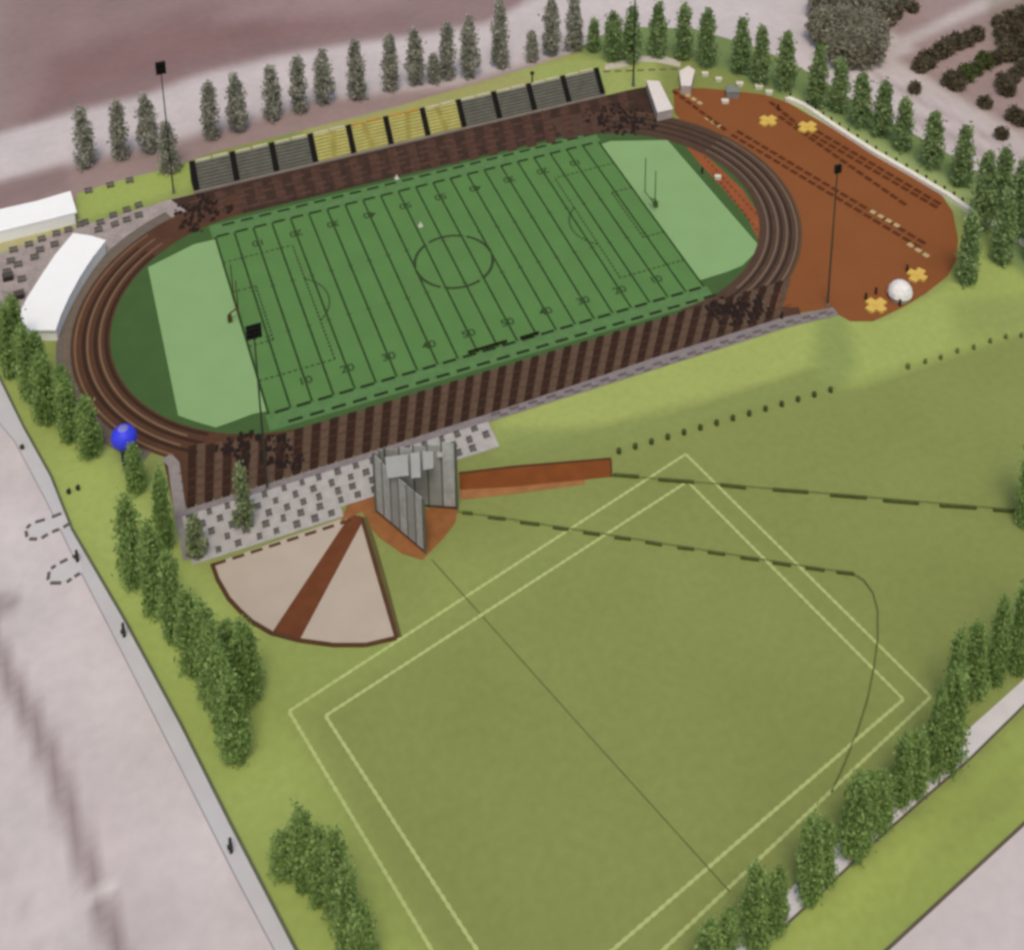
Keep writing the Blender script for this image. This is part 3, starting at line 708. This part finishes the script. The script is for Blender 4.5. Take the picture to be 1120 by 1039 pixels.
# ------------------------------------------------------------------ low fences of the ball field
fen = mat('fence_dark_green', (78, 88, 42), var=.15, scale=1); rail = mat('fence_rail', (106, 116, 58))
def low_fence(line_px, segs_px, h, w, label, name='low_fence'):
    Wp = ats(line_px); e = empty(name, (Wp[0][0], Wp[0][1], 0), label, 'fence')
    mb_ = MB()
    for a, b in zip(Wp[:-1], Wp[1:]): mb_.tube((a[0], a[1], .5), (b[0], b[1], .5), .08, n=6)
    local(e, mb_).build('rail', rail, e)
    for (x0, y0, x1, y1) in segs_px:
        a, b = at(x0, y0), at(x1, y1)
        local(e, MB().kerb([a, b], w, .06, h)).build('screen_panel', fen, e)
low_fence([(669, 521), (740, 527), (900, 541), (1119, 560), (1180, 566)], [(671, 521, 699, 523), (720, 526, 759, 529), (788, 532, 816, 535), (845, 537, 884, 540), (908, 543, 948, 546), (966, 549, 1005, 552), (1028, 554.5, 1068, 557), (1086, 559, 1125, 562)], .7, .45,
          'low fence of long dark green screens running right from the rust warm-up strip')
low_fence([(500, 561), (555, 569), (700, 592), (900, 624), (932, 628), (945, 636), (955, 650), (960, 668), (960, 700), (956, 730), (949, 765), (938, 800), (924, 835), (909, 868)],
          [(506, 562, 517, 563), (534, 567, 553, 569), (569, 572.5, 590, 575), (605, 578, 622, 580.5), (638, 583.5, 656, 586), (672, 589, 690, 591), (706, 594, 724, 597), (741, 600, 759, 602), (774, 605, 793, 607.5), (810, 611, 830, 613.5), (845, 616.5, 865, 619.5), (881, 622, 902, 625), (915, 627, 934, 629)], .6, .45,
          'low dashed outfield fence curving down through the pale pitch lines on the right')
mb_ = MB()
for a, b in zip([(932, 628), (945, 636), (955, 650), (960, 668), (960, 700), (956, 730), (949, 765), (938, 800), (924, 835)], [(945, 636), (955, 650), (960, 668), (960, 700), (956, 730), (949, 765), (938, 800), (924, 835), (909, 868)]):
    mb_.strip(at(*a), at(*b), .3, .085)
struct(mb_.build('outfield_edge_line', mat('foul_line_green', (0, 0, 0))))
# bollards
def bollard(loc, label, group, M):
    e = empty('bollard', (loc[0], loc[1], .05), label, 'bollard', group)
    MB().tube((0, 0, 0), (0, 0, .9), .5, .42, 8).build('body', M, e); MB().tube((0, 0, .9), (0, 0, 1.15), .52, .3, 8).build('cap', M, e)
    return e
bm1 = mat('bollard_green', (66, 78, 36)); bm2 = mat('bollard_pale', (98, 106, 54))
q0 = None
for k in range(14):
    p = at(677 + 17.8 * k, 495.5 - 5.15 * k); lab = f'dark green bollard, {ORD[k]} from the left in the row rising from the warm-up strip'
    if q0 is None: q0 = bollard(p, lab, 'bollards along the olive lawn edge', bm1)
    else: copy_tree(q0, (p[0], p[1], .05), 0, (1, 1, 1), lab)
q1 = None
for k, (a, b) in enumerate([(993, 403), (1012, 397.5), (1029, 393), (1047, 386), (1065, 382), (1083, 375), (1100, 370.5), (1117, 369)]):
    p = at(a, b); lab = f'faint olive bollard, {ORD[k]} from the left in the short row near the right edge'
    if q1 is None: q1 = bollard(p, lab, 'olive bollards near the right edge', bm2)
    else: copy_tree(q1, (p[0], p[1], .05), 0, (.8, .8, 1), lab)
# small things on the field
for a, b, lab in ((460, 248, 'small white cone on the field above the centre circle'), (434, 196, 'small white cone on the far straight below the yellow bays')):
    p = at(a, b); e = empty('training_cone', (p[0], p[1], .16), lab, 'cone')
    MB().box(0, 0, 0, 1.0, 1.0, .1).build('base', mat('cone_white', (214, 206, 196)), e); MB().tube((0, 0, .1), (0, 0, 1.1), .45, .12, 10).build('body', mat('cone_white', (0, 0, 0)), e)
for a, b, c, d, lab in ((510, 388, 556, 375, 'left'), (568, 372, 590, 366, 'right')):
    p, q = Vector(at(a, b)), Vector(at(c, d)); L_ = (q - p).length; mid = p.lerp(q, .5)
    e = empty('team_bench', (mid.x, mid.y, .14), f'long dark team bench on the near touchline, {lab} one of the two', 'bench', 'team benches')
    M = mat('team_dark', (40, 28, 16)); MB().box(0, 0, .4, L_ * .92, .55, .12).build('seat', M, e); MB().box(0, -.3, .5, L_ * .92, .08, .6).build('backrest', M, e)
    for s_ in (-.4, 0, .4): MB().box(s_ * L_, 0, 0, .15, .5, .4).build('leg', M, e)

# ------------------------------------------------------------------ trees
def leaf_cloud(n, shape, size, base, tip, seed, spread=.35):
    leaf_gain = 1.85  # multiplier on the leaves' own base colour
    r = np.random.default_rng(seed); mb_ = MB()
    # clump centres
    nc = n // 14; cs = []
    while len(cs) < nc:
        t = r.random(); R_ = shape(t)
        if R_ <= .05: continue
        a = r.random() * 6.283; q = R_ * (r.random() ** .45)
        cs.append((t, q * math.cos(a), q * math.sin(a), r.random()))
    V = []; Fc = []; Cc = []
    b_, t_ = np.array(lin(base)[:3]) * leaf_gain, np.array(lin(tip)[:3]) * leaf_gain
    for (t, x, y, k) in cs:
        for _ in range(14):
            c = np.array([x, y, t]) + np.array([*(r.normal(0, spread, 2)), 0]); z = t * shape.h + shape.z0 + r.normal(0, spread * 1.5)
            u = r.normal(size=3); u /= np.linalg.norm(u); w = np.cross(u, r.normal(size=3)); w /= np.linalg.norm(w)
            s1 = size * (.6 + .8 * r.random()); s2 = s1 * .62; P_ = np.array([c[0], c[1], z]); i = len(V)
            V += [(P_ - u * s1).tolist(), (P_ - w * s2).tolist(), (P_ + u * s1).tolist(), (P_ + w * s2).tolist()]; Fc.append((i, i + 1, i + 2, i + 3))
            g_ = b_ + (t_ - b_) * np.clip(k + r.normal(0, .12), 0, 1); Cc += [[*g_, 1]] * 4
    mb_.v, mb_.f, mb_.c = V, Fc, Cc
    return mb_
class Spire:
    def __init__(s, R, h, z0, lob=0, p=.5): s.R, s.h, s.z0, s.lob, s.p = R, h, z0, lob, p
    def __call__(s, t):
        v = min(1, (t * 3.2 + .45)) * max(0, (1 - t)) ** s.p * (1 + .18 * math.sin(t * 14 + s.lob))
        return s.R * max(.0, v) * (.92 if t < .9 else .8)
class Round_:
    def __init__(s, R, h, z0): s.R, s.h, s.z0 = R, h, z0
    def __call__(s, t): return s.R * math.sqrt(max(0, 1 - (2 * t - 1) ** 2)) * (1 + .15 * math.sin(t * 9))
leafM = mat('foliage', (0, 0, 0), rough=.8, var=.2, scale=.35, vcol=True)
_nt = leafM.node_tree; _tr = _nt.nodes.new('ShaderNodeBsdfTranslucent'); _mx = _nt.nodes.new('ShaderNodeMixShader'); _mx.inputs[0].default_value = .5
_b = _nt.nodes['Principled BSDF']; _nt.links.new(_b.inputs['Base Color'].links[0].from_socket, _tr.inputs['Color'])
_nt.links.new(_b.outputs[0], _mx.inputs[1]); _nt.links.new(_tr.outputs[0], _mx.inputs[2]); _nt.links.new(_mx.outputs[0], _nt.nodes['Material Output'].inputs['Surface'])
bark = mat('bark', (74, 62, 48), var=.2, scale=2)
def make_tree(name, shape, n, size, base, tip, seed, label, cat, group, trunk_r=.28, spread=.35):
    e = empty(name, (0, 0, 0), label, cat, group)
    tr = MB().tube((0, 0, 0), (.1, .05, shape.h * .55 + shape.z0), trunk_r, trunk_r * .4, 8)
    r = random.Random(seed)
    for k in range(7):
        z = shape.z0 + shape.h * (.08 + .09 * k); a = r.random() * 6.28; L_ = shape(.1 + .09 * k) * .75
        tr.tube((.05, .03, z), (L_ * math.cos(a), L_ * math.sin(a), z + L_ * .6), trunk_r * .35, trunk_r * .1, 5)
    tr.build('trunk', bark, e)
    leaf_cloud(n, shape, size, base, tip, seed, spread).build('crown', leafM, e)
    return e
protos = {}
def tree(kind, v, loc, s, label, group):
    key = (kind, v)
    if key not in protos:
        if kind == 'far': e = make_tree('spire_tree', Spire([2.8, 2.5, 3.0][v], 14.6, .7, v * 2, .42), 2400, .42, (122, 122, 108), (150, 148, 134), 11 + v, label, 'tree', group, .25, .5)
        elif kind == 'farg': e = make_tree('spire_tree', Spire([2.9, 2.6, 3.1][v], 14.6, .7, v * 2, .42), 2600, .42, (92, 112, 66), (134, 150, 104), 21 + v, label, 'tree', group, .25, .55)
        elif kind == 'near': e = make_tree('spire_tree', Spire([3.5, 3.1, 3.8][v], 16.0, .8, v * 2, .42), 4200, .42, (92, 114, 58), (130, 150, 90), 31 + v, label, 'tree', group, .34, .75)
        elif kind == 'thin': e = make_tree('spire_tree', Spire(3.0, 14.0, .8, v * 2, .5), 1000, .5, (100, 112, 76), (132, 140, 104), 41 + v, label, 'tree', group, .25, .5)
        elif kind == 'broad': e = make_tree('broad_tree', Round_(7.2, 11, 1.5), 6000, .6, (108, 106, 88), (138, 134, 116), 51 + v, label, 'tree', group, .5, .8)
        elif kind == 'shrub': e = make_tree('shrub', Round_(2.6, 3.6, .2), 1500, .42, (64, 57, 42), (112, 103, 82), 61 + v, label, 'shrub', group, .15, .4)
        elif kind == 'gshrub': e = make_tree('shrub', Round_(2.6, 3.6, .2), 1500, .42, (58, 66, 34), (96, 104, 60), 71 + v, label, 'shrub', group, .15, .4)
        protos[key] = e; e.location = (loc[0], loc[1], .05); e.scale = s; e.rotation_euler = (0, 0, random.random() * 6)
        return e
    return copy_tree(protos[key], (loc[0], loc[1], .05), random.random() * 6.28, s, label)
def tall(bx, by, ty):
    p = np.array([*at(bx, by), 0.0]); best = 1
    for h in np.arange(2, 40, .25):
        _, yy = pxs((p + np.array([0, 0, h]))[None]);
        if yy[0] <= ty: best = h; break
    return (p[0], p[1]), float(best)
far_row = [(95, 182, 122), (133, 174, 115), (164, 167, 108), (186, 188, 138), (232, 152, 94), (261, 144, 86), (299, 130, 76), (328, 123, 66), (355, 113, 59), (391, 108, 48),
           (428, 99, 42), (455, 93, 37), (475, 90, 62), (490, 87, 29), (514, 85, 24), (547, 74, 6), (582, 67, 37), (603, 61, 3), (628, 56, 0), (649, 56, 24), (670, 66, 17), (691, 68, 12)]
for k, (bx, by, ty) in enumerate(far_row):
    loc, h = tall(bx, by, ty); s = h / 15.2; w = 1.0 if h > 11 else .8
    tree('far' if k < 19 else 'farg', k % 3, loc, (w, w, s), f'grey-green spire tree, {ORD[k]} from the left in the row beyond the grandstand', 'spire trees beyond the grandstand')
right_row = [(719, 62, 8), (747, 65, 8), (772, 73, 14), (810, 80, 25), (831, 92, 33), (858, 99, 40), (893, 117, 54), (917, 122, 69), (940, 139, 85), (964, 149, 94), (987, 164, 111), (1018, 184, 127), (1051, 203, 144), (1073, 252, 166), (1110, 262, 178), (1057, 310, 236), (1094, 225, 168), (1095, 288, 214), (1135, 290, 205)]
right_row.sort()
for k, (bx, by, ty) in enumerate(right_row):
    loc, h = tall(bx, by, ty); h = min(h, 21); w = 1.0
    tree('farg', k % 3, loc, (w, w, h / 15.2), f'green spire tree, {ORD[k]} from the left in the row beyond the rust plaza', 'spire trees beyond the rust plaza')
left_px = [(14, 412, 340), (34, 438, 366), (-12, 385, 310), (52, 462, 392), (78, 482, 418), (22, 396, 330), (100, 498, 440), (74, 466, 406), (46, 430, 370), (150, 538, 490),
           (148, 640, 552), (172, 672, 580), (192, 700, 612), (182, 600, 522), (212, 735, 655), (236, 770, 690), (258, 832, 745), (272, 768, 688), (252, 720, 684), (228, 748, 668), (246, 800, 716)]
left_px = sorted(left_px[:9], key=lambda q: q[1]) + sorted(left_px[9:], key=lambda q: q[1])
for k, (bx, by, ty) in enumerate(left_px):
    loc, h = tall(bx, by, ty)
    w = (.66 if k < 9 else .68) * (1 if ty > 530 or ty < 480 else .8)
    kind = 'near'
    tree(kind, k % 3, loc, (w, w, h / 16.8), f'green tree, {ORD[k] if k < 9 else ORD[k - 9]} down the belt {"by the left bend" if k < 9 else "by the sand fan"}', 'dark trees along the left kerb')
for k, (bx, by, ty) in enumerate([(312, 955, 915), (334, 972, 892), (352, 985, 915), (372, 1010, 918), (383, 1050, 955), (398, 1075, 995)]):
    loc, h = tall(bx, by, ty); tree('near', k % 3, loc, (.62, .62, h / 16.8), f'green tree, {ORD[k]} from the left in the clump at the bottom by the kerb', 'dark trees at the bottom left')
for k, (bx, by, ty) in enumerate([(268, 578, 512), (216, 608, 566)]):
    loc, h = tall(bx, by, ty); tree('thin', k, loc, (.75, .75, h / 14.8), ['thin see-through tree standing on the terrace in front of the striped straight', 'smaller thin tree at the lower left corner of the terrace'][k], 'thin trees on the terrace')
low = [(1112, 735, 640), (1088, 748, 662), (1062, 762, 690), (1040, 785, 698), (1036, 842, 740), (1000, 868, 808), (984, 880, 810), (946, 925, 852), (932, 938, 855), (900, 965, 904), (884, 985, 902), (848, 1020, 955), (824, 1035, 955), (795, 1068, 1000), (775, 1085, 1015), (1128, 715, 620), (1020, 850, 760), (960, 905, 850)]
low.sort(reverse=True)
for k, (bx, by, ty) in enumerate(low):
    loc, h = tall(bx, by, ty); w = .62 if k % 2 else .48
    tree('near', k % 3, loc, (w, w, h / 16.8), f'green tree, {ORD[k]} from the right in the row along the lower right footpath', 'trees along the lower right footpath')
loc, h = tall(1124, 575, 478); tree('near', 1, loc, (.8, .8, h / 16.8), 'dark green tree cut off by the right edge beside the long dark fence', 'tree at the right edge')
grove = [(905, 40), (925, 62), (948, 44), (930, 22), (905, 12), (955, 14), (925, 40), (978, -2), (945, 62)]
for k, (a, b) in enumerate(grove):
    p = at(a, b + 6); tree('broad', k % 2, p, (.85, .85, .75), f'broad grey-green tree, {ORD[k]} in the dark grove at the top right', 'broad trees in the dark grove')
rows = [(1006, 72), (1014, 67), (1020, 62), (1028, 57), (1036, 52), (1047, 47), (1057, 44), (1068, 38), (972, 20), (965, 28), (978, 14), (998, 8),
        (1039, 88), (1046, 92), (1056, 82), (1066, 76), (1076, 68), (1088, 64), (1100, 55), (1108, 48), (1092, 24), (1094, 36), (1096, 44), (1104, 20), (1116, 16), (1115, 48), (1097, 90), (1108, 84), (1117, 76), (1101, 98), (1108, 126), (1095, 146), (1077, 112), (1117, 131), (1000, 96), (1112, 34), (1103, 60), (1118, 62), (1124, 22), (1128, 45), (1127, 72)]
lr = ['row nearest the top right road', 'second row of the parking ground']
for k, (a, b) in enumerate(rows):
    p = at(a, b + 5); s = random.uniform(.72, 1.0) * (.75 if k in (11, 31, 32, 34) else 1)
    o = tree('gshrub' if k in (14, 15, 16) else 'shrub', k % 2, p, (s, s, s * 1.0), 'dark low shrub in the planted rows of the parking ground at the top right', 'dark shrubs in the parking ground')

# ------------------------------------------------------------------ light
w = bpy.data.worlds.new('World'); scene.world = w; w.use_nodes = True; nt = w.node_tree
sky = nt.nodes.new('ShaderNodeTexSky'); sky.sky_type = 'NISHITA'; sky.sun_disc = False
EL, AZ = math.radians(64), math.radians(200)
sky.sun_elevation = EL; sky.sun_rotation = AZ; sky.air_density = 1.0; sky.dust_density = 4.0; sky.ozone_density = 1.0
nt.links.new(sky.outputs[0], nt.nodes['Background'].inputs[0]); nt.nodes['Background'].inputs[1].default_value = .13
sl = bpy.data.lights.new('sun', 'SUN'); sl.energy = 1.5; sl.angle = math.radians(16); sl.color = (1, .93, .80)
so = bpy.data.objects.new('sun', sl); COL.objects.link(so)
dv = Vector((math.sin(AZ) * math.cos(EL), math.cos(AZ) * math.cos(EL), math.sin(EL)))
so.rotation_euler = dv.to_track_quat('Z', 'Y').to_euler()
scene.view_settings.view_transform = 'Standard'; scene.view_settings.look = 'None'; scene.view_settings.gamma = 1
scene.view_settings.exposure = 0.0
scene.render.filter_size = 3.2
scene.cycles.filter_width = 3.2
scene.cycles.transparent_max_bounces = 12
